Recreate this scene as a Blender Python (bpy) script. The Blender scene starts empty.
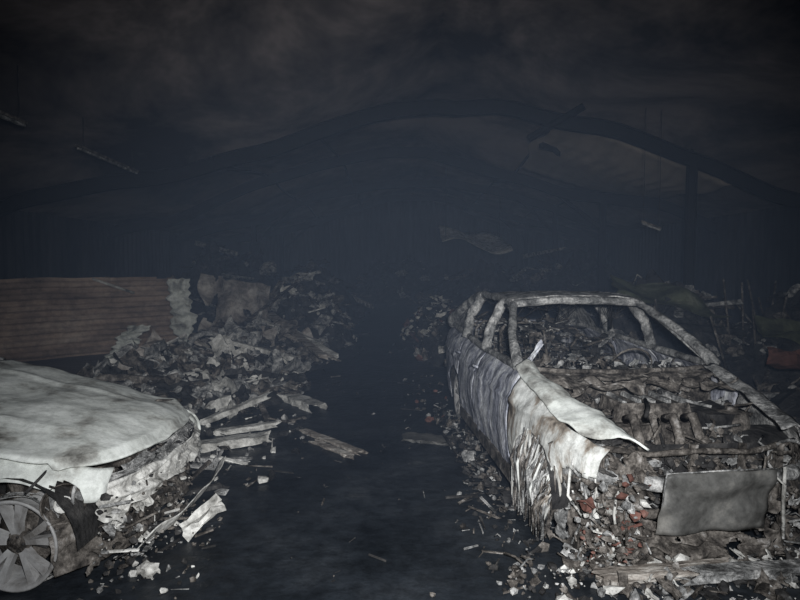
import bpy, bmesh, math, random
from mathutils import Vector, Matrix, Euler, noise
random.seed(11)
R = random.random
def U(a, b): return a + (b - a) * R()
def N(x, y, z=0.0): return noise.noise(Vector((x, y, z)))
def lerp(a, b, t): return a + (b - a) * t
def interp(tab, x):
    tab = sorted(tab)
    if x <= tab[0][0]: return tab[0][1]
    for (a, b), (c, d) in zip(tab, tab[1:]):
        if x <= c:
            t = (x - a) / (c - a); t = t * t * (3 - 2 * t) * .5 + t * .5
            return b + (d - b) * t
    return tab[-1][1]

# ------------------------------------------------------------ materials
def mat(name, cols, scale=6, stretch=(1, 1, 1), rough=.85, metal=0.0, bump=.4, detail=8, bscale=None, distort=.3, dirt=0.0):
    m = bpy.data.materials.new(name); m.use_nodes = True
    nt = m.node_tree; b = nt.nodes['Principled BSDF']
    tc = nt.nodes.new('ShaderNodeTexCoord'); mp = nt.nodes.new('ShaderNodeMapping')
    mp.inputs['Scale'].default_value = stretch
    n = nt.nodes.new('ShaderNodeTexNoise'); n.inputs['Scale'].default_value = scale
    n.inputs['Detail'].default_value = detail; n.inputs['Roughness'].default_value = .65
    n.inputs['Distortion'].default_value = distort
    r = nt.nodes.new('ShaderNodeValToRGB'); el = r.color_ramp.elements
    while len(el) < len(cols): el.new(.5)
    for i, (p, c) in enumerate(cols):
        el[i].position = p; el[i].color = (*c, 1)
    nt.links.new(tc.outputs['Object'], mp.inputs[0]); nt.links.new(mp.outputs[0], n.inputs['Vector'])
    nt.links.new(n.outputs['Fac'], r.inputs[0])
    col = r.outputs[0]
    if dirt:
        n3 = nt.nodes.new('ShaderNodeTexNoise'); n3.inputs['Scale'].default_value = scale * 5; n3.inputs['Detail'].default_value = 5; n3.inputs['Roughness'].default_value = .75
        nt.links.new(tc.outputs['Object'], n3.inputs['Vector'])
        r3 = nt.nodes.new('ShaderNodeValToRGB'); r3.color_ramp.elements[0].position = .38; r3.color_ramp.elements[1].position = .58
        v = 1 - dirt; r3.color_ramp.elements[0].color = (v, v, v, 1)
        nt.links.new(n3.outputs['Fac'], r3.inputs[0])
        mx = nt.nodes.new('ShaderNodeMixRGB'); mx.blend_type = 'MULTIPLY'; mx.inputs[0].default_value = 1
        nt.links.new(col, mx.inputs[1]); nt.links.new(r3.outputs[0], mx.inputs[2]); col = mx.outputs[0]
    nt.links.new(col, b.inputs['Base Color'])
    n2 = nt.nodes.new('ShaderNodeTexNoise'); n2.inputs['Scale'].default_value = bscale or scale * 4
    n2.inputs['Detail'].default_value = 6
    nt.links.new(mp.outputs[0], n2.inputs['Vector'])
    bp = nt.nodes.new('ShaderNodeBump'); bp.inputs['Strength'].default_value = bump; bp.inputs['Distance'].default_value = .02
    nt.links.new(n2.outputs['Fac'], bp.inputs['Height']); nt.links.new(bp.outputs[0], b.inputs['Normal'])
    b.inputs['Roughness'].default_value = rough; b.inputs['Metallic'].default_value = metal
    b.inputs['Specular IOR Level'].default_value = .25
    return m
M = {}
M['ash'] = mat('ash_white_paint', [(.32, (.12, .115, .105)), (.41, (.40, .40, .37)), (.49, (.64, .66, .62)), (.66, (.80, .82, .78))], 3.0, bump=.3, dirt=.28)
M['fender'] = mat('ash_streaked_fender', [(.32, (.08, .07, .06)), (.41, (.28, .24, .20)), (.48, (.54, .54, .51)), (.60, (.76, .77, .74))], 3.4, (1.6, 1.6, .6), bump=.5, dirt=.35)
M['streak'] = mat('burnt_door_steel', [(.33, (.07, .07, .085)), (.42, (.21, .22, .265)), (.50, (.42, .43, .49)), (.62, (.72, .73, .75))], 5.0, (2.2, 2.2, .5), bump=.6, dirt=.5)
M['dark'] = mat('charred_black', [(.35, (.008, .008, .009)), (.55, (.035, .034, .034)), (.75, (.10, .095, .09))], 7, bump=.8)
M['rust'] = mat('burnt_rust_steel', [(.36, (.020, .018, .017)), (.48, (.090, .080, .071)), (.58, (.20, .18, .16)), (.70, (.42, .40, .38))], 11, bump=.7, dirt=.5)
M['grey'] = mat('grey_ash', [(.36, (.06, .06, .06)), (.5, (.26, .26, .255)), (.64, (.60, .59, .57))], 10, bump=.8, dirt=.55)
M['pale'] = mat('pale_ash', [(.33, (.16, .155, .14)), (.46, (.48, .47, .44)), (.60, (.76, .75, .71))], 7, bump=.6, dirt=.35)
M['alloy'] = mat('burnt_alloy', [(.35, (.14, .13, .12)), (.5, (.32, .315, .31)), (.7, (.52, .52, .51))], 5, rough=.6, metal=.1, bump=.25)
M['panel'] = mat('sooty_panel', [(.35, (.045, .045, .043)), (.52, (.12, .118, .112)), (.68, (.23, .22, .20))], 3.5, bump=.25, rough=.5, dirt=.3)
M['timber'] = mat('burnt_timber', [(.35, (.09, .075, .065)), (.5, (.32, .285, .25)), (.64, (.62, .59, .54))], 5, (1, 4, 4), bump=.6, dirt=.4)
M['tarp'] = mat('scorched_tarp', [(.36, (.08, .072, .065)), (.5, (.27, .24, .215)), (.64, (.50, .47, .44))], 2.2, bump=.6, dirt=.5)
M['red'] = mat('scorched_red', [(.35, (.05, .025, .02)), (.6, (.16, .075, .06)), (.75, (.27, .2, .17))], 5)
M['green'] = mat('scorched_green', [(.35, (.03, .032, .02)), (.55, (.09, .10, .06)), (.7, (.18, .185, .14))], 4)
M['floor'] = mat('sooty_concrete', [(.3, (.011, .014, .018)), (.5, (.024, .029, .036)), (.62, (.040, .046, .054)), (.78, (.11, .115, .12))], 1.6, rough=.42, bump=.8, bscale=9, detail=12, dirt=.4)
M['fence'] = mat('brown_sheet_steel', [(.35, (.22, .155, .115)), (.55, (.43, .32, .25)), (.7, (.56, .46, .39))], .9, (.6, 1, 3), bump=.15, dirt=.4)
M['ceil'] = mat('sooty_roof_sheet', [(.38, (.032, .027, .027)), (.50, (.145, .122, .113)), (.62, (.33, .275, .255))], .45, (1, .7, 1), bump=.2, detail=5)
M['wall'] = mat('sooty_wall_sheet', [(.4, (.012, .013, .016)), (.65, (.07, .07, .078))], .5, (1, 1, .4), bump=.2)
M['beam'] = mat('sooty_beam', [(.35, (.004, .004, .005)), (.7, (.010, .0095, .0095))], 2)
M['tan'] = mat('tan_roof_sheet', [(.35, (.20, .17, .14)), (.6, (.38, .32, .27))], .8, bump=.2)

# ------------------------------------------------------------ mesh helpers
class MB:
    def __init__(s): s.bm = bmesh.new(); s.mats = []
    def mi(s, k):
        if k not in s.mats: s.mats.append(k)
        return s.mats.index(k)
    def verts_faces(s, vs, fs, k, smooth=False):
        i = s.mi(k); V = [s.bm.verts.new(v) for v in vs]
        for f in fs:
            try:
                q = s.bm.faces.new([V[j] for j in f]); q.material_index = i; q.smooth = smooth
            except ValueError: pass
    def box(s, c, d, k, rot=(0, 0, 0), jit=0.0, taper=1.0):
        Rm = Euler(rot).to_matrix(); vs = []
        for sx in (-1, 1):
            for sy in (-1, 1):
                for sz in (-1, 1):
                    t = taper if sz > 0 else 1
                    p = Vector((sx * d[0] / 2 * t, sy * d[1] / 2 * t, sz * d[2] / 2))
                    if jit: p += Vector((U(-jit, jit), U(-jit, jit), U(-jit, jit)))
                    vs.append(Rm @ p + Vector(c))
        s.verts_faces(vs, [(0, 1, 3, 2), (4, 6, 7, 5), (0, 4, 5, 1), (2, 3, 7, 6), (0, 2, 6, 4), (1, 5, 7, 3)], k)
    def grid(s, fn, nu, nv, k, keep=None, smooth=True):
        vs = [fn(i / nu, j / nv) for i in range(nu + 1) for j in range(nv + 1)]
        fs = []
        for i in range(nu):
            for j in range(nv):
                if keep and not keep((i + .5) / nu, (j + .5) / nv): continue
                a = i * (nv + 1) + j; fs.append((a, a + 1, a + nv + 2, a + nv + 1))
        s.verts_faces(vs, fs, k, smooth)
    def tube(s, pts, r, k, seg=7, closed=False):
        pts = [Vector(p) for p in pts]; n = len(pts); vs = []; fs = []
        for i, p in enumerate(pts):
            a = pts[(i - 1) % n] if (closed or i) else p
            b = pts[(i + 1) % n] if (closed or i < n - 1) else p
            t = (b - a).normalized(); up = Vector((0, 0, 1)) if abs(t.z) < .9 else Vector((1, 0, 0))
            u = t.cross(up).normalized(); v = t.cross(u)
            rr = r[i] if isinstance(r, (list, tuple)) else r
            for q in range(seg):
                an = 2 * math.pi * q / seg; vs.append(p + (u * math.cos(an) + v * math.sin(an)) * rr)
        for i in range(n if closed else n - 1):
            for q in range(seg):
                a = i * seg; b = ((i + 1) % n) * seg
                fs.append((a + q, a + (q + 1) % seg, b + (q + 1) % seg, b + q))
        if not closed:
            fs.append(tuple(range(seg))); fs.append(tuple((n - 1) * seg + q for q in range(seg)))
        s.verts_faces(vs, fs, k, True)
    def btube(s, pts, r, k, seg=9, amp=.3, sub=6):
        pts = [Vector(p) for p in pts]; rs = r if isinstance(r, (list, tuple)) else [r] * len(pts)
        P2 = []; R2 = []; o = U(0, 50); amp *= .5
        for i in range(len(pts) - 1):
            for j in range(sub):
                t = j / sub; q = pts[i].lerp(pts[i + 1], t); f = i + t
                q = q + Vector((N(f * 1.3, o), N(f * 1.3, o + 5), N(f * 1.3, o + 9))) * rs[i] * .35
                P2.append(q); R2.append(lerp(rs[i], rs[i + 1], t) * (1 + amp * N(f * 4, o, 3) * 2))
        P2.append(pts[-1]); R2.append(rs[-1]); s.tube(P2, R2, k, seg)
    def lathe(s, prof, c, axis, k, seg=40):
        axis = Vector(axis).normalized(); up = Vector((0, 0, 1)) if abs(axis.z) < .9 else Vector((1, 0, 0))
        u = axis.cross(up).normalized(); v = axis.cross(u); c = Vector(c); vs = []; n = len(prof); fs = []
        for i in range(seg):
            an = 2 * math.pi * i / seg
            for r, h in prof: vs.append(c + (u * math.cos(an) + v * math.sin(an)) * r + axis * h)
        for i in range(seg):
            for j in range(n - 1):
                a = i * n + j; b = ((i + 1) % seg) * n + j
                fs.append((a, a + 1, b + 1, b))
        s.verts_faces(vs, fs, k, True)
    def sheet(s, c, w, l, k, rot, crump=.08, n=6, torn=.0):
        Rm = Euler(rot).to_matrix(); o = U(0, 100); c = Vector(c); n = min(n, 5) if w < .3 else n
        sk = U(-.3, .3); tp = U(.6, 1)
        def fn(u, v):
            x = (u - .5) * w * lerp(1, tp, v); y = (v - .5) * l + sk * x
            z = N(u * 2.2 + o, v * 2.2) * crump * 2.2
            x += N(u * 3, v * 3, o) * w * .10; y += N(u * 3, v * 3, o + 9) * l * .10
            return Rm @ Vector((x, y, z)) + c
        s.grid(fn, n, n, k, None, smooth=False)
    def chunk(s, c, r, k, sq=1.0):
        t = bmesh.new(); bmesh.ops.create_icosphere(t, subdivisions=1 if r < .07 else 2, radius=1); o = U(0, 50)
        vs = []
        sc = Vector((U(.6, 1.3), U(.6, 1.3), U(.5, 1) * sq))
        for v in t.verts:
            f = 1 + N(v.co.x * 1.7 + o, v.co.y * 1.7, v.co.z * 1.7) * .9
            vs.append(Vector(c) + Vector((v.co.x * sc.x, v.co.y * sc.y, v.co.z * sc.z)) * r * f)
        t.verts.index_update()
        fs = [tuple(v.index for v in f.verts) for f in t.faces]; t.free()
        s.verts_faces(vs, fs, k)
    def done(s, name, parent=None, solid=0):
        bmesh.ops.recalc_face_normals(s.bm, faces=s.bm.faces)
        me = bpy.data.meshes.new(name); s.bm.to_mesh(me); s.bm.free()
        for k in s.mats: me.materials.append(M[k])
        o = bpy.data.objects.new(name, me); bpy.context.scene.collection.objects.link(o)
        if parent: o.parent = parent
        if solid:
            q = o.modifiers.new('s', 'SOLIDIFY'); q.thickness = solid
        return o
def empty(name, loc, rz=0):
    e = bpy.data.objects.new(name, None); e.empty_display_size = .2
    e.location = loc; e.rotation_euler = (0, 0, rz); bpy.context.scene.collection.objects.link(e); return e

def bits(mb, cx, cy, rx, ry, n, zf, smin=.03, smax=.16, keys=('grey', 'rust', 'dark', 'pale'), long=.25, sh=.2):
    for _ in range(n):
        a = U(0, 6.283); rr = math.sqrt(R())
        x = cx + math.cos(a) * rx * rr; y = cy + math.sin(a) * ry * rr; z = zf(x, y)
        k = random.choice(keys); t = R(); sz = smin + (smax - smin) * R() ** 2.4
        rot = (U(-.8, .8), U(-.8, .8), U(0, 6.28))
        if t < sh: mb.sheet((x, y, z + sz * .5), sz * U(1, 2.2), sz * U(.6, 1.4), k, rot, sz * .3, 4)
        elif t < sh + long:
            mb.box((x, y, z + sz * .4), (sz * U(2, 5), sz * U(.2, .5), sz * U(.08, .3)), k, (U(-.2, .2), U(-.35, .35), rot[2]), sz * .1)
        elif t < .88: mb.chunk((x, y, z + sz * .25), sz * .5, k)
        else:
            p = Vector((x, y, z + sz * .3)); d = Vector((U(-1, 1), U(-1, 1), U(-.1, .5))) * sz * 1.6
            mb.tube([p, p + d * .5 + Vector((0, 0, U(-.3, .5) * sz)), p + d], .003 + sz * .04, k, 5)

# ------------------------------------------------------------ car
def build_car(name, loc, rz, P):
    car = empty(name, loc, rz)
    xa = P['axle']; xr = xa - 2.65; cowl = P['cowl']
    roofx = cowl - .82; rear_roof = -3.55
    hwT = [(0, .60), (-.12, .72), (-.35, .80), (-.8, .85), (-2, .87), (-3.6, .86), (-4.2, .80), (-4.4, .72), (-4.5, .62)]
    blT = [(0, P['nose']), (-.3, P['nose'] + .07), (-.8, P['nose'] + .17), (cowl, .90), (-2.2, .90), (-3.6, .94), (-4.2, .94), (-4.5, .88)]
    hw = lambda x: interp(hwT, x)
    bl = lambda x: interp(blT, x)
    wr = .235; wz = .245; ar = .345
    def zlow(x):
        z = .17 if -.35 > x > -4.2 else .24
        for c in (xa, xr):
            d = abs(x - c)
            if d < ar: z = max(z, wz + math.sqrt(ar * ar - d * d))
        return min(z, bl(x) - .03)
    def prof(h): return .955 + .045 * math.sin(math.pi * min(1, h * 1.05)) - .10 * max(0, (h - .78) / .22) ** 2
    def side(sg, x0, x1):
        def fn(u, t):
            x = lerp(x0, x1, u); zl = zlow(x); zb = bl(x); z = lerp(zl, zb, t)
            h = (z - .17) / (zb - .17); y = hw(x) * prof(h)
            y += N(x * 2.2 + sg * 7, z * 3) * .025 * P['dmg'] + N(x * 7, z * 6, sg * 3) * .012 * P['dmg'] + N(x * 19, z * 15, sg * 3) * .005 * P['dmg']
            y += .018 * math.exp(-((z - .70) / .022) ** 2)
            z += N(x * 4, z * 4, 5) * .02 * P['dmg'] * (1 if t > .05 else 1.5)
            return Vector((x, sg * y, z))
        return fn
    for sg, tag in ((-1, 'right'), (1, 'left')):
        segs = [('fender', -.05, cowl + .12, P['fmat'][0 if sg < 0 else 1]), ('front_door', cowl + .105, cowl - .98, P['smat']),
                ('rear_door', cowl - 1.0, cowl - 1.85, P['smat']), ('quarter_panel', cowl - 1.865, -4.45, P['smat'])]
        for nm, a, b, k in segs:
            mb = MB(); nx = max(10, int(abs(a - b) * 40))
            kp = None
            if nm == 'fender' and P['torn']:
                kp = lambda u, t, a=a, b=b: not (lerp(a, b, u) > -.25 + N(t * 6, 3) * .06 and t < .62 + N(u * 9, t * 5, 2) * .2)
            mb.grid(side(sg, a, b), nx, 26, k, kp)
            if 'door' in nm:
                xx = b + .14; mb.tube([(xx - .07, sg * (hw(xx) + .012), .78), (xx, sg * (hw(xx) + .035), .785), (xx + .07, sg * (hw(xx) + .012), .78)], .011, k)
            mb.done(f'{nm}_{tag}', car, solid=.012)
        mb = MB(); mb.box((lerp(xa - ar, xr + ar, .5), sg * .80, .17), (2.65 - 2 * ar, .1, .1), 'rust', (0, 0, 0), .004)
        by = lambda x: sg * hw(x) * .87
        ry = .56; km = P['pillar']; sg_ = P['sag']
        rail = [(cowl, by(cowl), .91), (lerp(cowl, roofx, .5), sg * .69, 1.13), (roofx, sg * ry, 1.315), (roofx - .4, sg * (ry + .02), 1.36 - sg_ * .5),
                (roofx - .9, sg * (ry + .02), 1.365 - sg_), (rear_roof, sg * ry, 1.31 - sg_), (lerp(rear_roof, -4.2, .5), sg * .62, 1.12 - sg_ * .5), (-4.15, sg * .69, .945)]
        mb.btube(rail, [.046, .034, .034, .034, .036, .055, .09, .11], km, 9, .32)
        # solid rear-quarter sail panel
        mb.grid(lambda u, v: Vector((lerp(lerp(rear_roof + .05, -3.25, v), lerp(rear_roof - .12, -4.15, v), u), sg * (lerp(.57, .75, v) + N(u * 4, v * 4, 3) * .02), lerp(1.30 - sg_, .93, v))), 8, 10, km)
        for bx, w in ((cowl - .99, .045), (cowl - 1.86, .055)):
            mb.btube([(bx, sg * hw(bx) * .88, .90), (bx - .03, sg * .70, 1.14), (bx - .06, sg * .58, 1.35 - sg_ * .7)], w, km, 8, .3)
        mb.btube([(cowl + .02, by(cowl), .905), (-2.2, by(-2.2), .905), (-3.6, by(-3.6), .945), (-4.2, by(-4.2), .95)], .03, km, 7, .3, 12)
        mb.tube([(cowl - .12, sg * .75, .92), (cowl - .45, sg * .67, 1.10), (cowl - .78, sg * .60, 1.27), (cowl - .97, sg * .60, 1.30)], .013, km, 5)
        mb.done(f'pillars_{tag}', car)
        for c, tg in ((xa, 'front'), (xr, 'rear')):
            w = MB(); yo = sg * (hw(c) - .055); ax = (0, sg, 0)
            w.lathe([(wr * .86, -.17), (wr, -.19), (wr, -.17), (wr * .88, -.13), (wr * .84, -.03), (wr * .95, -.005), (wr, 0), (wr * 1.0, .012), (wr * .96, .014), (wr * .88, -.006), (wr * .85, -.05), (wr * .83, -.17)], (c, yo, wz), ax, 'alloy', 48)
            for kk in range(5):
                for dd in (-1, 1):
                    a0 = kk * 2 * math.pi / 5 + .35
                    ai = a0 + dd * .16; ao = a0 + dd * .22
                    q = []
                    for rr, aa, wd in ((.04, ai, .018), (wr * .5, (ai + ao) / 2, .019), (wr * .92, ao, .030)):
                        cx, cz = math.cos(aa) * rr, math.sin(aa) * rr; tx, tz = -math.sin(aa), math.cos(aa)
                        bow = -.028 if rr < .05 else (-.012 if rr < wr * .7 else -.004)
                        for s2, dy in ((-1, -.03), (-.75, .004), (.75, .004), (1, -.03)):
                            q.append(Vector((c + cx + tx * wd * s2, yo + sg * (bow + dy), wz + cz + tz * wd * s2)))
                    w.verts_faces(q, [(0, 1, 5, 4), (1, 2, 6, 5), (2, 3, 7, 6), (4, 5, 9, 8), (5, 6, 10, 9), (6, 7, 11, 10), (3, 0, 4, 7), (7, 4, 8, 11)], 'alloy')
            w.lathe([(0, -.012), (.022, -.012), (.026, -.02), (.05, -.022), (.062, -.035), (.062, -.08)], (c, yo, wz), ax, 'rust', 24)
            for kk in range(5):
                a0 = kk * 2 * math.pi / 5; w.lathe([(0, -.014), (.007, -.014), (.007, -.03)], (c + math.cos(a0) * .038, yo, wz + math.sin(a0) * .038), ax, 'dark', 8)
            w.lathe([(.04, -.09), (.15, -.09), (.15, -.115), (.04, -.115)], (c, yo, wz), ax, 'rust', 32)
            w.box((c + .12, yo - sg * .1, wz + .05), (.07, .09, .16), 'dark', (0, .2, 0), .004)
            for _ in range(26):
                ph = U(0, 6.28); ln = U(.8, 2.2); off = U(-.17, -.02); pts = []
                for i in range(8):
                    aa = ph + ln * i / 7
                    r2 = wr + .008 + .006 * math.sin(i + ph); pts.append((c + math.cos(aa) * r2, yo + sg * (off + .01 * math.sin(i * 1.3 + ph)), max(.006, wz + math.sin(aa) * r2)))
                w.tube(pts, .0035, 'grey', 4)
            w.done(f'wheel_{tg}_{tag}', car)
            w = MB()
            w.grid(lambda u, v: Vector((c + math.cos(math.pi * u) * (ar + .01), sg * lerp(hw(c) - .02, hw(c) - .3, v), wz + math.sin(math.pi * u) * (ar + .01))), 16, 3, 'dark')
            w.grid(lambda u, v: Vector((c + math.cos(math.pi * u) * (ar + .01) * v, sg * (hw(c) - .3), wz + math.sin(math.pi * u) * (ar + .01) * v)), 16, 3, 'dark')
            w.done(f'arch_liner_{tg}_{tag}', car)
    mb = MB()
    def roof(u, v):
        x = lerp(roofx, rear_roof, u); vv = (v - .5) * 2
        z = 1.34 + .045 * math.sin(math.pi * min(1, u * .95 + .1)) + .035 * (1 - vv * vv) - .05 * math.sin(math.pi * u) * P['dmg'] * max(0, N(u * 3, v * 3, 8) + .3) - P['sag'] * min(1, u * 1.4)
        return Vector((x, vv * .57, z + N(u * 8, v * 8, 1) * .012))
    mb.grid(roof, 24, 20, P['roof']); mb.btube([(roofx, -.56, 1.32), (roofx + .02, -.2, 1.345), (roofx + .02, .2, 1.340), (roofx, .56, 1.32)], .034, P['pillar'], 8, .35)
    sg_ = P['sag']
    mb.btube([(rear_roof, -.56, 1.31 - sg_), (rear_roof, 0, 1.33 - sg_), (rear_roof, .56, 1.31 - sg_)], .038, P['pillar'], 8, .35)
    for xx in (lerp(roofx, rear_roof, .35), lerp(roofx, rear_roof, .68)):
        mb.tube([(xx, -.56, 1.335 - sg_), (xx, 0, 1.30 - sg_), (xx, .56, 1.335 - sg_)], .018, 'dark', 6)
    for _ in range(22):
        x = U(roofx - .1, rear_roof); y = U(-.5, .5); mb.tube([(x, y, 1.31), (x + U(-.1, .1), y + U(-.15, .15), 1.31 - U(.05, .25)), (x + U(-.2, .2), y + U(-.3, .3), 1.30)], .005, 'dark', 4)
    mb.done('roof', car, solid=.01)
    mb = MB()
    mb.grid(lambda u, v: Vector((lerp(-4.0, -4.46, u), (v - .5) * 2 * hw(lerp(-4.0, -4.46, u)) * .88, .965 - .06 * u * u + .02 * (1 - (2 * v - 1) ** 2) + N(u * 4, v * 6, 4) * .02)), 8, 12, P['smat'])
    mb.grid(lambda u, v: Vector((-4.47 - .05 * math.sin(math.pi * v) + .05 * (1 - u), (v - .5) * 1.3, lerp(.25, .9, u) + N(u * 3, v * 5) * .01)), 8, 12, P['smat'])
    mb.tube([(-4.36, -.78, .42), (-4.52, -.5, .42), (-4.55, 0, .42), (-4.52, .5, .42), (-4.36, .78, .42)], .05, 'rust')
    mb.done('boot_and_tail', car, solid=.01)
    mb = MB()
    mb.grid(lambda u, v: Vector((lerp(-.25, -4.3, u), (v - .5) * 1.45, .2 + .06 * math.exp(-((v - .5) * 9) ** 2) + N(u * 14, v * 5) * .02)), 30, 12, 'dark', lambda u, v: not ((abs(lerp(-.25, -4.3, u) - xa) < .38 or abs(lerp(-.25, -4.3, u) - xr) < .38) and abs(v - .5) > .3))
    mb.grid(lambda u, v: Vector((cowl + .02 + N(u * 3, v * 4) * .02, (u - .5) * 1.4, lerp(.22, .86, v))), 12, 8, 'rust')
    mb.done('floor_pan_and_firewall', car, solid=.012)
    mb = MB()
    mb.btube([(cowl - .05, -.72, .89), (cowl + .03, -.4, .88), (cowl + .06, 0, .875), (cowl + .03, .4, .88), (cowl - .05, .72, .89)], .018, 'rust', 7, .4)
    mb.tube([(cowl - .3, -.7, .78), (cowl - .3, 0, .8), (cowl - .3, .7, .78)], .035, 'rust')
    for yy in (-.5, -.12, .14, .55): mb.box((cowl - .22, yy, .74), (.22, .13, .18), 'dark', (U(-.2, .2), U(-.2, .2), 0), .02)
    sc = Vector((cowl - .55, .36, .80)); pts = []
    for i in range(20):
        a = i * math.pi / 10; pts.append(sc + Vector((math.cos(a) * .07, math.sin(a) * .18, math.cos(a) * .165)))
    mb.tube(pts, .009, 'rust', 6, True); mb.tube([sc + Vector((0, -.17, 0)), sc, sc + Vector((0, .17, 0))], .01, 'rust')
    mb.tube([sc, (cowl - .25, .36, .72)], .022, 'rust')
    mb.done('dashboard_and_steering', car)
    mb = MB()
    def seat(x, y, w, bh, ln=0):
        S = lambda px, py, pz: (px - ln * max(0, pz - .4), py + ln * .2 * max(0, pz - .4), pz)
        for s2 in (-1, 1):
            mb.tube([(x + .42, y + s2 * w / 2, .36), (x + .05, y + s2 * w / 2, .36), (x, y + s2 * w / 2, .42), S(x - .16, y + s2 * w * .46, bh - .08)], .014, 'rust', 6)
        mb.tube([S(x - .16, y - w * .46, bh - .08), S(x - .19, y - w * .3, bh), S(x - .19, y + w * .3, bh), S(x - .16, y + w * .46, bh - .08)], .014, 'rust', 6)
        for i in range(6):
            t = (i + 1) / 7; mb.tube([S(lerp(x, x - .16, t), y - w / 2, lerp(.42, bh - .08, t)), S(lerp(x, x - .16, t) - .03, y, lerp(.42, bh - .08, t) + U(-.04, .04)), S(lerp(x, x - .16, t), y + w / 2, lerp(.42, bh - .08, t))], .005, 'rust', 5)
        for i in range(7):
            yy = y + (i - 3) / 7 * w; mb.tube([S(x, yy, .42), S(x - .08, yy + U(-.04, .04), .65), S(x - .17, yy, bh - .03)], .004, 'rust', 5)
            mb.tube([(x + .42, yy, .36), (x + .2, yy, .34), (x + .02, yy, .37)], .006, 'rust', 5)
        bits(mb, x - .12 - ln * .3, y, .14, w * .45, 110, lambda px, py: U(.4, bh + .04), .02, .10, ('rust', 'dark', 'grey', 'dark'))
        bits(mb, x + .2, y, .22, w * .45, 50, lambda px, py: U(.34, .5), .03, .12, ('rust', 'dark', 'grey', 'dark'))
    seat(cowl - 1.05, -.36, .46, 1.10, .2); seat(cowl - 1.05, .36, .46, .92, .6)
    seat(cowl - 1.95, -.34, .6, 1.04, .1); seat(cowl - 1.95, .34, .6, .94, .3)
    mb.done('seat_frames', car)
    mb = MB()
    bits(mb, cowl - 1.1, 0, 1.3, .62, 560, lambda x, y: .24 + .50 * R() ** 1.4, .02, .13, ('rust', 'dark', 'grey', 'dark', 'rust'))
    bits(mb, cowl - .25, 0, .26, .66, 320, lambda x, y: .76 + .12 * R(), .015, .09, ('rust', 'dark', 'dark', 'dark', 'grey'), .2, .12)
    bits(mb, cowl - 2.5, 0, .3, .6, 200, lambda x, y: .7 + .32 * R(), .02, .12, ('rust', 'dark', 'grey', 'pale'))
    mb.done('interior_debris', car)
    mb = MB()
    mb.btube([(-.30, -.72, .46), (-.12, -.55, .46), (-.04, -.25, .45), (-.03, 0, .46), (-.04, .25, .46), (-.12, .55, .46), (-.30, .72, .46)], .04, P['beam'], 8)
    nz = P['nose']
    mb.btube([(-.25, -.66, nz - .02), (-.13, -.3, nz - .05), (-.11, 0, nz - .03), (-.13, .3, nz - .05), (-.25, .66, nz - .03)], .018, 'rust', 7, .4)
    mb.tube([(-.22, -.6, .24), (-.12, 0, .23), (-.22, .6, .24)], .03, 'rust', 7)
    for yy in (-.52, -.3, 0, .3, .52): mb.box((-.2, yy, (.24 + nz) / 2), (.03, .04, nz - .28), 'rust', (0, U(-.06, .06), 0), .006)
    for sg in (-1, 1):
        mb.box((-.6, sg * .48, .36), (.9, .08, .1), 'rust', (0, 0, 0), .006)
        c = Vector((-.20, sg * .58, nz - .11))
        for rr, kx in ((.10, 0), (.075, -.03)):
            pts = [c + Vector((kx + math.cos(a) * -.02, math.cos(a) * rr * 1.35, math.sin(a) * rr)) for a in [i * math.pi / 8 for i in range(16)]]
            mb.tube(pts, .010, 'grey' if rr > .09 else 'rust', 6, True)
        mb.lathe([(0, .06), (.05, .03), (.07, -.02)], c + Vector((-.03, sg * -.04, 0)), (-1, 0, 0), 'grey', 16)
        mb.lathe([(.0, .0), (.035, .0), (.04, -.02), (.095, -.025), (.11, -.08), (.13, -.35)], (xa - .05, sg * .53, min(.76, bl(xa) - .05)), (0, 0, 1), 'rust', 20)
    mb.grid(lambda u, v: Vector((-.30 + N(u * 4, v * 4) * .02, (u - .5) * .95, lerp(.24, nz - .05, v))), 30, 8, 'dark', lambda u, v: N(u * 6, v * 4, 2) > -.3)
    ex = (P['eng'])
    mb.box((ex - .05, 0, .46), (.42, .62, .34), 'rust', (0, 0, .05), .02, .9)
    mb.box((ex - .05, 0, .70), (.26, .54, .11), 'rust', (0, .05, .05), .01, .9)
    for i in range(5):
        mb.box((ex - .05, -.2 + i * .1, .765), (.22, .03, .03), 'grey', (0, .05, .05), .006)
    for i in range(4):
        mb.tube([(ex + .1, -.2 + i * .13, .66), (ex + .2, -.2 + i * .13, .70), (ex + .27, -.19 + i * .13, .58), (ex + .27, -.18 + i * .12, .42)], .030, 'rust', 8)
    mb.tube([(ex + .28, -.26, .43), (ex + .29, .28, .43)], .035, 'rust', 8)
    mb.lathe([(0, .04), (.05, .04), (.05, .02), (.075, .02), (.075, -.02), (.05, -.02)], (ex + .12, -.38, .5), (0, -1, 0), 'grey', 20)
    mb.lathe([(0, .04), (.04, .04), (.06, .01), (.06, -.03)], (ex + .18, -.38, .36), (0, -1, 0), 'grey', 20)
    mb.box((ex + .02, .42, .60 if not P['hood'] else .5), (.28, .20, .22), 'dark', (0, 0, .1), .02)
    for _ in range(18):
        p = Vector((U(-.3, cowl + .1), U(-.6, .6), U(.58, .76))); q = p + Vector((U(-.4, .4), U(-.4, .4), U(-.1, .05))); q.x = min(-.2, q.x)
        if P['hood']: p.z -= .14; q.z -= .14
        mb.tube([p, (p + q) / 2 + Vector((U(-.08, .08), U(-.08, .08), U(0, .06))), q], U(.005, .014), random.choice(['rust', 'grey', 'dark', 'dark']), 6)
    mb.done('engine_and_front_structure', car)
    mb = MB()
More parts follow.
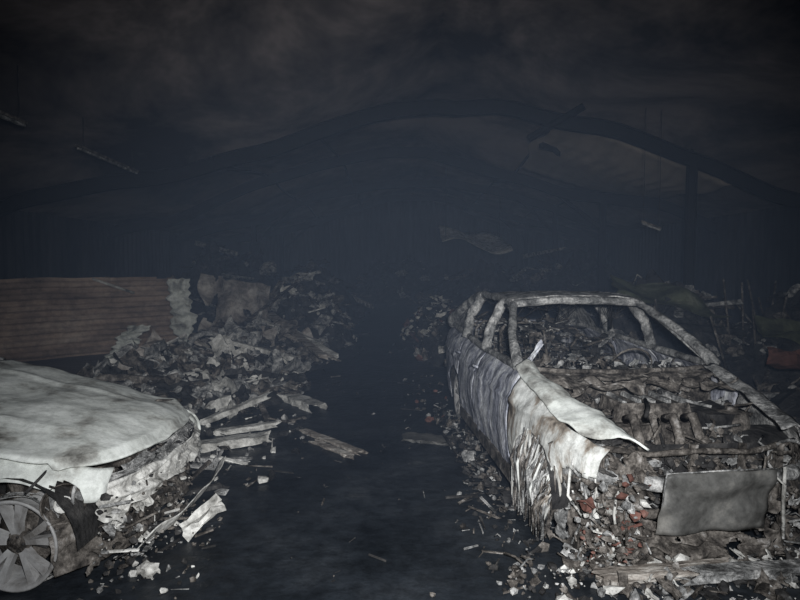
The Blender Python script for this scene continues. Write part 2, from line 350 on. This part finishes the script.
    if P['hood']:
        bits(mb, (cowl - .2) / 2, 0, abs(cowl) / 2 - .06, .6, 60, lambda x, y: .42, .015, .09, ('rust', 'grey', 'dark'))
    else:
        bits(mb, (cowl - .2) / 2, 0, abs(cowl) / 2 - .06, .66, 2300, lambda x, y: .48 + .22 * N(x * 3.2, y * 3.2, 3) + (.14 if x < -.7 else .02), .010, .08, ('rust', 'grey', 'dark', 'dark', 'rust', 'rust', 'dark'), .08, .14)
    bits(mb, -.22, 0, .12, .62, 480, lambda x, y: .08 + .44 * R(), .010, .06, ('rust', 'grey', 'dark', 'rust', 'dark'), .08, .14)
    mb.done('engine_bay_debris', car)
    if P['hood']:
        mb = MB()
        def hood(u, v):
            x = lerp(.0, cowl + .06, u); vv = (v - .5) * 2
            x0 = x - .20 * abs(vv) ** 6 * (1 - u) - .05 * vv * vv * (1 - u)
            w = min(hw(x0) * .93, .80)
            z = bl(x0) + .035 + .045 * (1 - vv * vv) * (.6 + .4 * u)
            z += N(u * 1.8, v * 2.0, 4) * .035 + N(u * 6, v * 6, 14) * .012 - .02 * max(0, N(u * 3 + 5, v * 3, 8)) + N(u * 18, v * 18, 2) * .004
            z += .016 * math.exp(-((abs(vv) - .52) / .05) ** 2) * min(1, u * 2)
            if u < .03: z -= .035
            if abs(vv) > .97: z -= .015
            return Vector((x0 + N(v * 7, 3) * .012 * (1 - u), vv * w, z))
        mb.grid(hood, 60, 60, 'ash')
        mb.done('hood', car, solid=.012)
    else:
        mb = MB()
        def strip(u, v):
            x = lerp(-.04, cowl + .02, u); inn = lerp(-.34, -.66, min(1, u * 1.15)) + N(u * 5, 2) * .05 + N(u * 16, 6) * .015
            w = -hw(x) * .90; y = lerp(w - .01, max(inn, w + .08), v)
            z = bl(x) + .012 + .05 * math.sin(v * math.pi * .7) - .06 * v * v * (1 - u) + N(u * 4, v * 2, 6) * .02 + N(u * 14, v * 6, 6) * .006 + .01
            return Vector((x - .14 * (1 - v) * (1 - u) ** 3, y, z))
        mb.grid(strip, 60, 20, 'ash')
        mb.done('hood_remnant_white', car, solid=.012)
        mb = MB()
        def strip2(u, v):
            x = lerp(-.2, cowl + .02, u); w = hw(x) * .90
            return Vector((x, lerp(w, w - .13, v), bl(x) + .01 + .02 * math.sin(v * 3) + N(u * 7, v * 2, 16) * .02))
        mb.grid(strip2, 30, 6, 'grey')
        def rear(u, v):
            x = lerp(cowl + .35, cowl - .02, u); y = lerp(-.6, .72, v)
            return Vector((x + N(v * 6, 1) * .20 * (1 - u), y, .82 + .05 * u + N(u * 5, v * 8, 26) * .12 * (1 - u)))
        mb.grid(rear, 26, 70, 'rust', lambda u, v: N(u * 4, v * 9, 5) > -.02 - .5 * u)
        mb.done('hood_remnant_charred', car, solid=.01)
    return car, dict(hw=hw, bl=bl, xa=xa, cowl=cowl, ar=ar, wz=wz)

PA = dict(axle=-.60, eng=-.72, cowl=-1.18, nose=.64, dmg=1.1, sag=.02, smat='streak', fmat=('fender', 'grey'), pillar='grey', roof='grey', beam='grey', hood=False, torn=True)
hA = math.atan2(-4.4, .36)
carA, ia = build_car('burnt_car', (1.70, 3.2, 0), hA, PA)
mb = MB()
def pn(u, v):
    y = lerp(-.33, .28, u); z = lerp(.22, .555, v)
    return Vector((.06 + .02 * math.sin(u * 3) + N(u * 3, v * 3) * .05 + .03 * v, y + (v - .5) * .04 + N(v * 3, 3) * .03, z + .015 * u + N(u * 3, 7) * .04 * (1 if v > .5 else .6)))
mb.grid(pn, 20, 14, 'panel')
mb.tube([pn(0, .5), pn(0, 1), pn(.5, 1), pn(1, 1)], .005, 'grey', 5)
mb.tube([(.0, .42, .16), (.04, .38, .40), (.02, .40, .55)], .010, 'pale', 6)
mb.tube([(.03, .34, .50), (.05, .38, .46), (.02, .40, .32)], .008, 'pale', 6)
mb.done('radiator_plate', carA, solid=.008)
mb = MB()
def skin(y0, y1, z0, z1, seed):
    def fn(u, v):
        y = lerp(y0, y1, u); x = -.05 - .30 * (abs(y) / .8) ** 3
        z = lerp(z1, z0, v)
        return Vector((x + N(u * 5, v * 4, seed) * .06 + N(u * 14, v * 12, seed) * .02 + .05 * v, y + N(u * 4, v * 5, seed + 4) * .04, z + N(u * 6, v * 2, seed + 2) * .05))
    return fn
mb.grid(skin(-.80, -.36, .04, .60, 1), 60, 60, 'rust', lambda u, v: N(u * 6, v * 4, 11) > -.3)
mb.grid(skin(-.78, -.40, .10, .58, 9), 50, 50, 'grey', lambda u, v: N(u * 6, v * 4, 21) > .02)
mb.grid(skin(.34, .84, .06, .60, 5), 60, 60, 'rust', lambda u, v: N(u * 7, v * 4, 31) > -.2)
mb.grid(skin(-.40, .40, .02, .22, 15), 60, 30, 'rust', lambda u, v: N(u * 8, v * 4, 41) > -.2)
for _ in range(9):
    y = U(-.78, -.36); z = U(.35, .6); x = -.02 - .30 * (abs(y) / .8) ** 3
    mb.tube([(x, y, z), (x + U(0, .05), y + U(-.04, .04), z - U(.1, .2)), (x + U(0, .08), y + U(-.07, .07), max(.02, z - U(.25, .5)))], U(.004, .010), random.choice(['pale', 'grey', 'rust']), 5)
bits(mb, .0, -.58, .12, .24, 340, lambda x, y: .01 + .5 * R() ** 1.5, .012, .07, ('rust', 'grey', 'rust', 'dark', 'grey', 'pale', 'rust', 'rust', 'red'), .06, .16)
bits(mb, .0, .60, .12, .24, 220, lambda x, y: .01 + .45 * R() ** 1.5, .010, .06, ('rust', 'grey', 'dark'), .1, .14)
mb.done('bumper_tatters', carA, solid=.005)
mb = MB()
for i in range(200):
    a = U(0.02, .98) * math.pi; sx = math.cos(a); t = U(.86, 1.0)
    top = Vector((ia['xa'] + sx * ia['ar'] * t, -(.80 + U(-.05, .05)), ia['wz'] + abs(math.sin(a)) * ia['ar'] * t + .03))
    ln = U(.4, 1.0); bot = Vector((ia['xa'] + sx * ia['ar'] * .7 + .02 + U(-.03, .03), -(.84 + U(-.05, .05)), max(.02, top.z * (1 - ln))))
    mid = (top + bot) / 2 + Vector((U(-.012, .012), -.03 + U(-.02, .02), U(0, .03)))
    mb.tube([top, mid, bot], [.006, .010, .005], random.choice(['grey', 'grey', 'rust', 'rust', 'grey', 'fender']), 5)
mb.done('shredded_arch_liner', carA)
mb = MB()
mb.sheet((-1.25, -.62, .98), .06, .26, 'streak', (1.2, .5, .4), .02, 5)
bits(mb, -2.3, -.95, 1.6, .14, 260, lambda x, y: .0 + .05 * R(), .015, .08, ('grey', 'rust', 'dark', 'dark'))
mb.done('fallen_trim', carA)

PB = dict(axle=-.47, eng=-.75, cowl=-1.62, nose=.575, dmg=.7, sag=0, smat='fender', fmat=('ash', 'ash'), pillar='grey', roof='ash', beam='grey', hood=True, torn=True)
hB = math.radians(-3)
carB, ib = build_car('burnt_car.001', (-1.43, 3.66, 0), hB, PB)
mb = MB()
def bskin(y0, y1, z0, z1, seed, fw=.02):
    def fn(u, v):
        y = lerp(y0, y1, u); x = fw - .24 * (abs(y) / .8) ** 3
        return Vector((x + N(u * 5, v * 4, seed) * .04 + N(u * 18, v * 8, seed) * .012 + .03 * v, y, lerp(z1, z0, v) + N(u * 6, v * 2, seed + 2) * .03))
    return fn
mb.grid(bskin(-.66, .65, .36, .51, 3, .03), 80, 24, 'pale', lambda u, v: N(u * 7, v * 3, 51) > -.4)
mb.grid(bskin(-.78, .60, .10, .36, 8, -.05), 80, 30, 'rust', lambda u, v: N(u * 8, v * 4, 61) > -.3)
mb.grid(bskin(-.55, .75, .49, .57, 13, -.03), 70, 12, 'grey', lambda u, v: N(u * 8, v * 3, 71) > -.3)
def lowstrip(u, v):
    return Vector((lerp(-.04, .10, math.sin(u * 2.2)) + .07 * v, lerp(-.40, .60, u), .04 + .15 * u + .09 * v + N(u * 5, v) * .03))
mb.grid(lowstrip, 60, 8, 'pale')
mb.lathe([(0, -.06), (.06, -.05), (.10, .0), (.105, .03)], (-.24, -.70, .45), (.6, -.8, 0), 'rust', 20)
mb.lathe([(0, -.03), (.03, -.03), (.045, .0)], (-.22, -.73, .45), (.6, -.8, 0), 'pale', 14)
for _ in range(8):
    mb.sheet((U(-.1, .06), U(-.7, .5), U(.08, .4)), U(.05, .14), U(.05, .12), random.choice(['pale', 'grey', 'rust']), (U(0, 3), U(0, 3), U(0, 3)), .03, 5)
bits(mb, -.03, -.2, .12, .6, 380, lambda x, y: .01 + .48 * R() ** 1.4, .010, .055, ('rust', 'grey', 'dark', 'rust', 'dark', 'pale'), .08, .12)
mb.done('bumper_remains', carB, solid=.005)

# ------------------------------------------------------------ building shell
RX = .6; ZR = 4.95; SL = .27; XL = -7.6; XRt = 8.2; YB = 30.0; YF = -3.0
roofz = lambda x: ZR - SL * abs(x - RX)
def sagf(x, y):
    return (N(x * .28, y * .22, 2) * .42 + .03) * min(1, (x - XL) * .5) * min(1, (XRt - x) * .5)
mb = MB()
mb.grid(lambda u, v: Vector((lerp(XL, XRt, u), lerp(YF, YB, v), 0)), 8, 8, 'floor', smooth=False); mb.done('floor')
mb = MB()
def ce(x0, x1):
    def fn(u, v):
        x = lerp(x0, x1, u); y = lerp(YF, YB, v)
        return Vector((x, y, roofz(x) + sagf(x, y) + N(x * .9, y * .8, 3) * .07 * min(1, (x - XL) * .8) * min(1, (XRt - x) * .8)))
    return fn
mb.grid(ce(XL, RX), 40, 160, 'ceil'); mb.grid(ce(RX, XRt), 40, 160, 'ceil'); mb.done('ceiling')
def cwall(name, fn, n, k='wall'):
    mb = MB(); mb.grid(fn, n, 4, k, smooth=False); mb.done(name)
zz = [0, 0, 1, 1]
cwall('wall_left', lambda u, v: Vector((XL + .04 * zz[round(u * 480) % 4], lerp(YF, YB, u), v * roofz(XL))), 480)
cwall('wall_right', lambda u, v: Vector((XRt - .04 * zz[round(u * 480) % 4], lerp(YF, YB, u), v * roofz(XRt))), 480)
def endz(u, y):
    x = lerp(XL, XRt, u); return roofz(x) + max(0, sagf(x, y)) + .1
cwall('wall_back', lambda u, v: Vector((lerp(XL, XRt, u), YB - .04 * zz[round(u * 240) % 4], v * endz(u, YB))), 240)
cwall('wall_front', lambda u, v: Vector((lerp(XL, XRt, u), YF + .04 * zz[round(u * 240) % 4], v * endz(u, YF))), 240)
for fi, fy in enumerate((10.8, 15.5, 20.2, 24.9)):
    mb = MB()
    dz = .30
    def ibeam(pts, h=.24, w=.14):
        pts = [Vector(p) for p in pts]
        for off, hh, ww in ((0, h, .02), (h / 2, .02, w), (-h / 2, .02, w)):
            def fn(u, v):
                i = round(u * (len(pts) - 1)); p = pts[i]
                cs = [(-1, -1), (1, -1), (1, 1), (-1, 1), (-1, -1)][round(v * 4)]
                return Vector((p.x, p.y + cs[0] * ww / 2, p.z + off + cs[1] * hh / 2))
            mb.grid(fn, len(pts) - 1, 4, 'beam', smooth=False)
    xs = [lerp(XL + .1, XRt - .1, i / 44) for i in range(45)]
    ibeam([(x, fy + .15 * N(x * .4, fi) * 2, roofz(x) - (.16 * math.exp(-(x - RX) ** 2 / .5)) - dz + sagf(x, fy) + .10 * N(x * .8, fi * 3, 4)) for x in xs])
    for cx in (-4.9, 5.2):
        z1 = roofz(cx) + sagf(cx, fy) - dz - .1
        if cx < 0 and fi < 2: continue
        for s2 in (-1, 1): mb.box((cx + s2 * .07, fy, z1 / 2), (.015, .12, z1), 'beam')
        mb.box((cx, fy, z1 / 2), (.14, .012, z1), 'beam')
        sg = 1 if cx < RX else -1; x2 = cx + sg * 1.3
        if fi: ibeam([(cx, fy, z1 - .7), (x2, fy, roofz(x2) + sagf(x2, fy) - dz)], .1, .08)
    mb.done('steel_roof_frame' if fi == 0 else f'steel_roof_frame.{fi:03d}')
mb = MB()
for x in (-3.4, -1.6, 3.0, 5.2):
    pts = [(x + .1 * N(x, y * .3), y, roofz(x) + sagf(x, y) - .13 - max(0, N(x, y * .3)) * .12) for y in [10.8 + k * 1.1 for k in range(17)]]
    mb.tube(pts, .04, 'beam', 4)
mb.tube([(2.5, 10.7, 3.75), (3.2, 12.5, 4.0), (4.2, 14.9, 4.1)], .06, 'beam', 5)
mb.tube([(2.3, 10.9, 3.9), (3.2, 10.6, 4.4)], .07, 'beam', 5)
mb.done('roof_purlins')
mb = MB()
def tanf(u, v):
    x = lerp(2.9, 6.2, u) + .35 * N(v * 3, 4); y = lerp(11.3, 14.8, v) + .4 * N(u * 3, 7)
    return Vector((x, y, roofz(x) + sagf(x, y) - .22 - .18 * math.sin(u * 3.1) * math.sin(v * 3) + .012 * math.sin(u * 70)))
mb.grid(tanf, 90, 14, 'tan')
mb.done('sagging_roof_sheet', solid=.006)
mb = MB()
mb.grid(lambda u, v: Vector((lerp(1.2, 3.2, u), lerp(17, 19, v), lerp(2.3, 2.8, v) - .25 * u + N(u * 2, v * 2) * .3)), 12, 8, 'pale')
mb.tube([(1.3, 17.1, 2.35), (1.3, 17.1, 4.4)], .01, 'beam', 4); mb.tube([(3.1, 18.8, 2.5), (3.1, 18.8, 4.0)], .01, 'beam', 4)
mb.done('hanging_roof_sheet', solid=.006)
def fixture(name, p, q):
    mb = MB(); p = Vector(p); q = Vector(q); d = q - p; rz = math.atan2(d.y, d.x); pit = -math.asin(d.z / d.length)
    mb.box((p + q) / 2, (d.length, .06, .03), 'rust', (0, pit, rz)); mb.box((p + q) / 2 - Vector((0, 0, .03)), (d.length * .96, .035, .025), 'grey', (0, pit, rz))
    for t in (.1, .9):
        a = p.lerp(q, t); mb.tube([a, (a.x, a.y, max(a.z + .03, roofz(a.x) + sagf(a.x, a.y) - .2))], .005, 'dark', 4)
    mb.done(name)
fixture('fluorescent_fixture', (-4.0, 5.6, 3.18), (-4.0, 6.5, 3.16))
fixture('fluorescent_fixture.001', (-4.2, 7.9, 3.20), (-4.2, 9.7, 3.14))
fixture('fluorescent_fixture.002', (3.6, 9.0, 2.30), (3.85, 8.9, 2.19))

mb = MB()
A = Vector((-7.4, 9.3, 0)); B = Vector((-4.45, 12.0, 0)); d = (B - A); nrm = Vector((-d.y, d.x, 0)).normalized()
def fen(u, v):
    z = v * 1.42; prof = abs(((z / .20) % 1) - .5) * 2
    o = .05 * min(1, max(0, (prof - .3) * 3)); return A + d * u + nrm * (o + N(u * 4, v * 2) * .10) + Vector((0, 0, z + .03 * N(u * 6, 1) * v))
mb.grid(fen, 40, 70, 'fence', lambda u, v: not (u > .9 and v > .97 + N(u * 9, 1) * .1), smooth=False)
for t in (.02, .35, .68, .99):
    p = A + d * t + nrm * .12; mb.box((p.x, p.y, .72), (.06, .06, 1.44), 'rust')
p0 = A + d * .60 + Vector((0, 0, 1.40)) - nrm * .12; p1 = A + d * .78 + Vector((0, 0, 1.12)) - nrm * .12
mb.tube([p0, p1], .025, 'pale', 5)
mb.done('corrugated_steel_screen', solid=.004)
mb = MB()
def torn(c, w, h, k, lean=0., rz=.6, seed=0, thr=-.42):
    ca, sa = math.cos(rz), math.sin(rz)
    def fn(u, v):
        x = (u - .5) * w * (1 + .5 * N(v * 4 + seed, 1)) + lean * v + N(v * 6, seed) * .10 + .05 * (abs((v * 9) % 1 - .5) * 2 - .5)
        yy = .03 * math.sin(v * 34) + .10 * N(u * 3, v * 5, seed)
        return Vector(c) + Vector((x * ca - yy * sa, x * sa + yy * ca, v * h + .03 * N(u * 4, v, 6)))
    mb.grid(fn, 14, 54, k, lambda u, v: N(u * 3, v * 9, seed + 3) > thr, smooth=False)
torn((-3.95, 11.0, .20), .38, 1.20, 'ash', -.12, .1, 1, -.7)
torn((-4.72, 9.75, 0), .36, .66, 'ash', .42, .1, 4, -.8)
mb.done('torn_cladding', solid=.005)
mb = MB()
def drape(u, v):
    x = lerp(-3.75, -2.45, u) + N(u * 3, v * 3) * .15; z = lerp(1.50, .05, v) - .25 * u * (1 - v) + N(u * 4, v * 2, 8) * .14
    return Vector((x + .1 * v, 11.3 - .7 * v + .12 * math.sin(u * 9 + v * 2) + N(u * 4, v * 4, 2) * .30, max(.02, z)))
mb.grid(drape, 60, 50, 'tarp', lambda u, v: N(u * 3, v * 3, 7) > -.4, smooth=False)
mb.done('draped_burnt_tarpaulin', solid=.006)

# ------------------------------------------------------------ rubble
def pile(heaps, nb, smax, keys, base='dark', long=.25, smin=.03, sh=.12):
    mb = MB()
    def hz(x, y):
        z = 0
        for cx, cy, rx, ry, h in heaps:
            r2 = ((x - cx) / rx) ** 2 + ((y - cy) / ry) ** 2
            if r2 < 1: z = max(z, h * (1 - r2) ** 1.0 * (1 + .5 * N(x * 1.8, y * 1.8, h)))
        return z
    for cx, cy, rx, ry, h in heaps:
        def fn(u, v):
            a = u * 2 * math.pi; x = cx + math.cos(a) * rx * v; y = cy + math.sin(a) * ry * v
            z = hz(x, y); z *= 1 + .25 * N(x * 5, y * 5, 1)
            return Vector((x, y, z - .01 if v < 1 else -.01))
        mb.grid(fn, 50, 24, base, smooth=False)
        bits(mb, cx, cy, rx, ry, int(nb * rx * ry), hz, smin, smax, keys, long, sh)
    return mb, hz
K1 = ('grey', 'rust', 'dark', 'rust', 'dark', 'grey', 'grey', 'rust', 'pale', 'dark')
mb, hz = pile([(-2.0, 12.6, 1.1, 1.4, 1.15), (-2.4, 9.9, 1.2, 1.3, .55), (-2.9, 7.4, 1.4, 1.5, .42), (-2.0, 7.8, .8, 1.1, .26)], 300, .24, K1, long=.14, sh=.24)
for p, q, w, k in [((-2.45, 11.3, .72), (-1.15, 8.9, .28), .15, 'timber'), ((-2.2, 10.8, .62), (-1.0, 9.3, .22), .12, 'pale'), ((-2.9, 9.2, .55), (-1.5, 8.8, .25), .10, 'pale'), ((-2.1, 8.0, .22), (-3.0, 8.6, .62), .09, 'timber'),
                ((-2.6, 7.9, .48), (-1.9, 7.0, .12), .09, 'timber'), ((-3.0, 11.6, .3), (-2.2, 11.2, 1.35), .08, 'rust'), ((-2.7, 10.0, .6), (-2.1, 12.2, 1.3), .07, 'rust'), ((-2.5, 10.4, .7), (-1.3, 9.9, .35), .09, 'pale'),
                ((-3.5, 7.6, .3), (-2.6, 6.9, .45), .07, 'grey'), ((-3.8, 8.4, .3), (-2.9, 8.1, .7), .06, 'pale'), ((-1.9, 9.9, .5), (-.9, 9.0, .2), .06, 'timber')]:
    p = Vector(p); q = Vector(q); dd = q - p
    mb.box((p + q) / 2, (dd.length, w, w * .4), k, (0, -math.asin(dd.z / dd.length), math.atan2(dd.y, dd.x)), .02)
for r0, c in ((.24, (-2.7, 8.3, .50)), (.2, (-3.2, 7.9, .42))):
    pts = [Vector(c) + Vector((math.cos(a) * r0, math.sin(a) * r0 * .4, math.sin(a) * r0 * .8)) for a in [i * math.pi / 10 for i in range(14)]]
    mb.tube(pts, [.02 + .02 * math.sin(i * .24) for i in range(14)], 'grey', 8)
for _ in range(60):
    x = U(-3.9, -1.4); y = U(6.6, 12.6); mb.sheet((x, y, hz(x, y) + .08), U(.3, .9), U(.15, .45), random.choice(['grey', 'rust', 'tarp', 'grey', 'pale']), (U(-.9, .9), U(-.9, .9), U(0, 6)), .12, 9)
mb.done('rubble_heap')
mb, hz = pile([(.85, 10.8, .6, 1.3, .8), (.9, 13.5, .9, 1.2, .7)], 260, .2, ('rust', 'red', 'grey', 'dark', 'rust', 'grey', 'pale'), long=.2, sh=.2); mb.done('rubble_heap.001')
mb, hz = pile([(-2.6, 18, 1.6, 2, 1.3), (2.6, 18.5, 2.2, 2, 1.4), (-4.8, 17, 2.2, 2.5, 1.6), (.3, 26, 3, 2, 1.6), (5.5, 19, 2.3, 2.6, 1.7)], 40, .5, ('rust', 'dark', 'dark', 'dark', 'grey'), long=.35); mb.done('rubble_heap.002')
mb, hz = pile([(3.9, 9.2, 1.5, 1.5, 1.2), (5.6, 8.2, 1.5, 1.8, .95), (4.9, 5.8, 1.3, 1.3, .7)], 110, .3, ('rust', 'dark', 'dark', 'rust', 'grey'), long=.2, sh=.2)
mb.sheet((3.7, 8.6, 1.24), 1.6, .8, 'green', (.35, .1, .1), .1, 14); mb.sheet((4.9, 7.4, .8), 1.1, .6, 'green', (.5, .1, .1), .08, 12)
mb.sheet((4.2, 6.2, .66), .9, .35, 'red', (.5, .05, .2), .05, 8)
for _ in range(12):
    x = U(3, 5.6); y = U(7.2, 9.5); mb.tube([(x, y, .3), (x + U(-.6, .6), y + U(-.3, .3), U(1, 1.5))], .015, 'rust', 5)
mb.done('rubble_heap.003')

def plank(name, p, q, w, h, k='timber'):
    mb = MB(); p = Vector(p); q = Vector(q); dd = q - p; rz = math.atan2(dd.y, dd.x); side = Vector((-math.sin(rz), math.cos(rz), 0)); o = U(0, 50)
    def fn(u, v):
        cs = [(-1, -1), (-.3, -1), (1, -1), (1, 0), (1, 1), (.2, 1), (-1, 1), (-1, 0), (-1, -1)][round(v * 8)]
        vv = v % 1
        c = p + dd * u + (dd.normalized() * N(cs[0] * 2 + o, cs[1] * 2 + o) * .12 if u in (0, 1) else Vector())
        return c + side * cs[0] * w / 2 * (1 + .5 * N(u * 6, vv * 4, o)) + Vector((0, 0, h / 2 + cs[1] * h / 2 * (1 + .3 * N(u * 6, vv * 3, o + 4))))
    mb.grid(fn, 14, 8, k, smooth=False); mb.done(name)
pl = [((-1.80, 5.25, 0), (-1.22, 5.5, .02), .15, .07, 'pale'), ((-1.78, 5.75, 0), (-1.22, 5.95, .03), .09, .05, 'pale'), ((-.95, 5.85, .0), (-.34, 5.15, 0), .07, .03, 'timber'), ((-.80, 5.5, .0), (-.42, 5.05, 0), .06, .03, 'timber'),
      ((-1.45, 7.35, 0), (-.92, 6.7, 0), .2, .08, 'pale'), ((.05, 5.65, 0), (.52, 5.5, 0), .24, .025, 'panel'), ((-2.05, 6.1, .0), (-1.5, 6.7, .15), .08, .05, 'pale'), ((-1.95, 5.0, 0), (-1.3, 4.95, 0), .07, .03, 'grey'),
      ((1.02, 2.98, .03), (1.75, 3.06, .05), .09, .05, 'timber'), ((1.45, 2.95, .06), (2.35, 3.06, .06), .09, .05, 'grey')]
for i, a in enumerate(pl): plank('charred_plank' if i == 0 else f'charred_plank.{i:03d}', *a)

mb = MB(); flat = lambda x, y: 0
KD = ('grey', 'dark', 'rust', 'dark', 'rust', 'pale')
bits(mb, -1.8, 5.4, 1.0, 1.5, 200, flat, .02, .12, KD, .2)
bits(mb, -1.35, 3.3, .30, .7, 110, flat, .012, .06, KD, .15)
bits(mb, 1.7, 2.98, 1.2, .32, 750, lambda x, y: .0 + .05 * R(), .010, .08, ('grey', 'rust', 'dark', 'rust', 'grey', 'pale'), .12, .16)
bits(mb, .62, 3.9, .24, 1.0, 120, flat, .012, .06, ('grey', 'rust', 'dark'), .3)
bits(mb, .35, 7.2, .35, 2.2, 50, flat, .02, .08, ('grey', 'rust', 'dark', 'red'), .3)
bits(mb, -.5, 5.5, 1.5, 3.0, 110, flat, .01, .04, ('grey', 'dark', 'rust', 'dark'), .3)
bits(mb, 0, 11, 1.4, 4, 40, flat, .03, .12, ('dark', 'rust', 'dark'), .35)
mb.sheet((-1.22, 3.62, .10), .14, .28, 'pale', (.5, .35, -.6), .04, 7); mb.sheet((-1.34, 3.1, .04), .12, .10, 'pale', (.2, .2, .5), .03, 6)
mb.done('scattered_fragments')

# ------------------------------------------------------------ smoke
mb = MB(); mb.box((.3, 16.4, 2.0), (15.2, 26.4, 3.9), 'dark')
sm = mb.done('smoke_haze')
sv = bpy.data.materials.new('smoke_volume'); sv.use_nodes = True; nt = sv.node_tree; nt.nodes.clear()
out = nt.nodes.new('ShaderNodeOutputMaterial'); vs = nt.nodes.new('ShaderNodeVolumeScatter')
vs.inputs['Color'].default_value = (.52, .68, .98, 1); vs.inputs['Density'].default_value = .016; vs.inputs['Anisotropy'].default_value = -.2
nt.links.new(vs.outputs[0], out.inputs['Volume']); sm.data.materials.clear(); sm.data.materials.append(sv)

# ------------------------------------------------------------ lights, world, camera
def spot(name, loc, target, e, size, blend, rad, col):
    l = bpy.data.lights.new(name, 'SPOT'); l.energy = e; l.spot_size = math.radians(size); l.spot_blend = blend; l.shadow_soft_size = rad; l.color = col
    o = bpy.data.objects.new(name, l); o.location = loc; o.rotation_euler = (Vector(target) - Vector(loc)).to_track_quat('-Z', 'Y').to_euler(); bpy.context.scene.collection.objects.link(o)
spot('phone_torch', (.12, -.05, 1.80), (.1, 5, .92), 1080, 92, 1.0, .05, (.98, .99, 1.0))
ar = bpy.data.lights.new('fill', 'AREA'); ar.energy = 24; ar.size = 2.5; ar.color = (.62, .78, 1)
o = bpy.data.objects.new('added_fill_light', ar); o.location = (0, -2, 3.0); o.rotation_euler = (math.radians(60), 0, 0); bpy.context.scene.collection.objects.link(o)  # soft bluish fill added behind the camera to raise ambient brightness
w = bpy.data.worlds.new('w'); bpy.context.scene.world = w; w.use_nodes = True
w.node_tree.nodes['Background'].inputs[0].default_value = (.3, .4, .6, 1); w.node_tree.nodes['Background'].inputs[1].default_value = .01
cam = bpy.data.cameras.new('cam'); cam.lens = 27; cam.sensor_width = 36; cam.clip_start = .02
co = bpy.data.objects.new('camera', cam); co.location = (0, 0, 1.65); co.rotation_euler = (math.radians(90 - 3.34), 0, 0)
bpy.context.scene.collection.objects.link(co); bpy.context.scene.camera = co
bpy.context.scene.view_settings.view_transform = 'Standard'
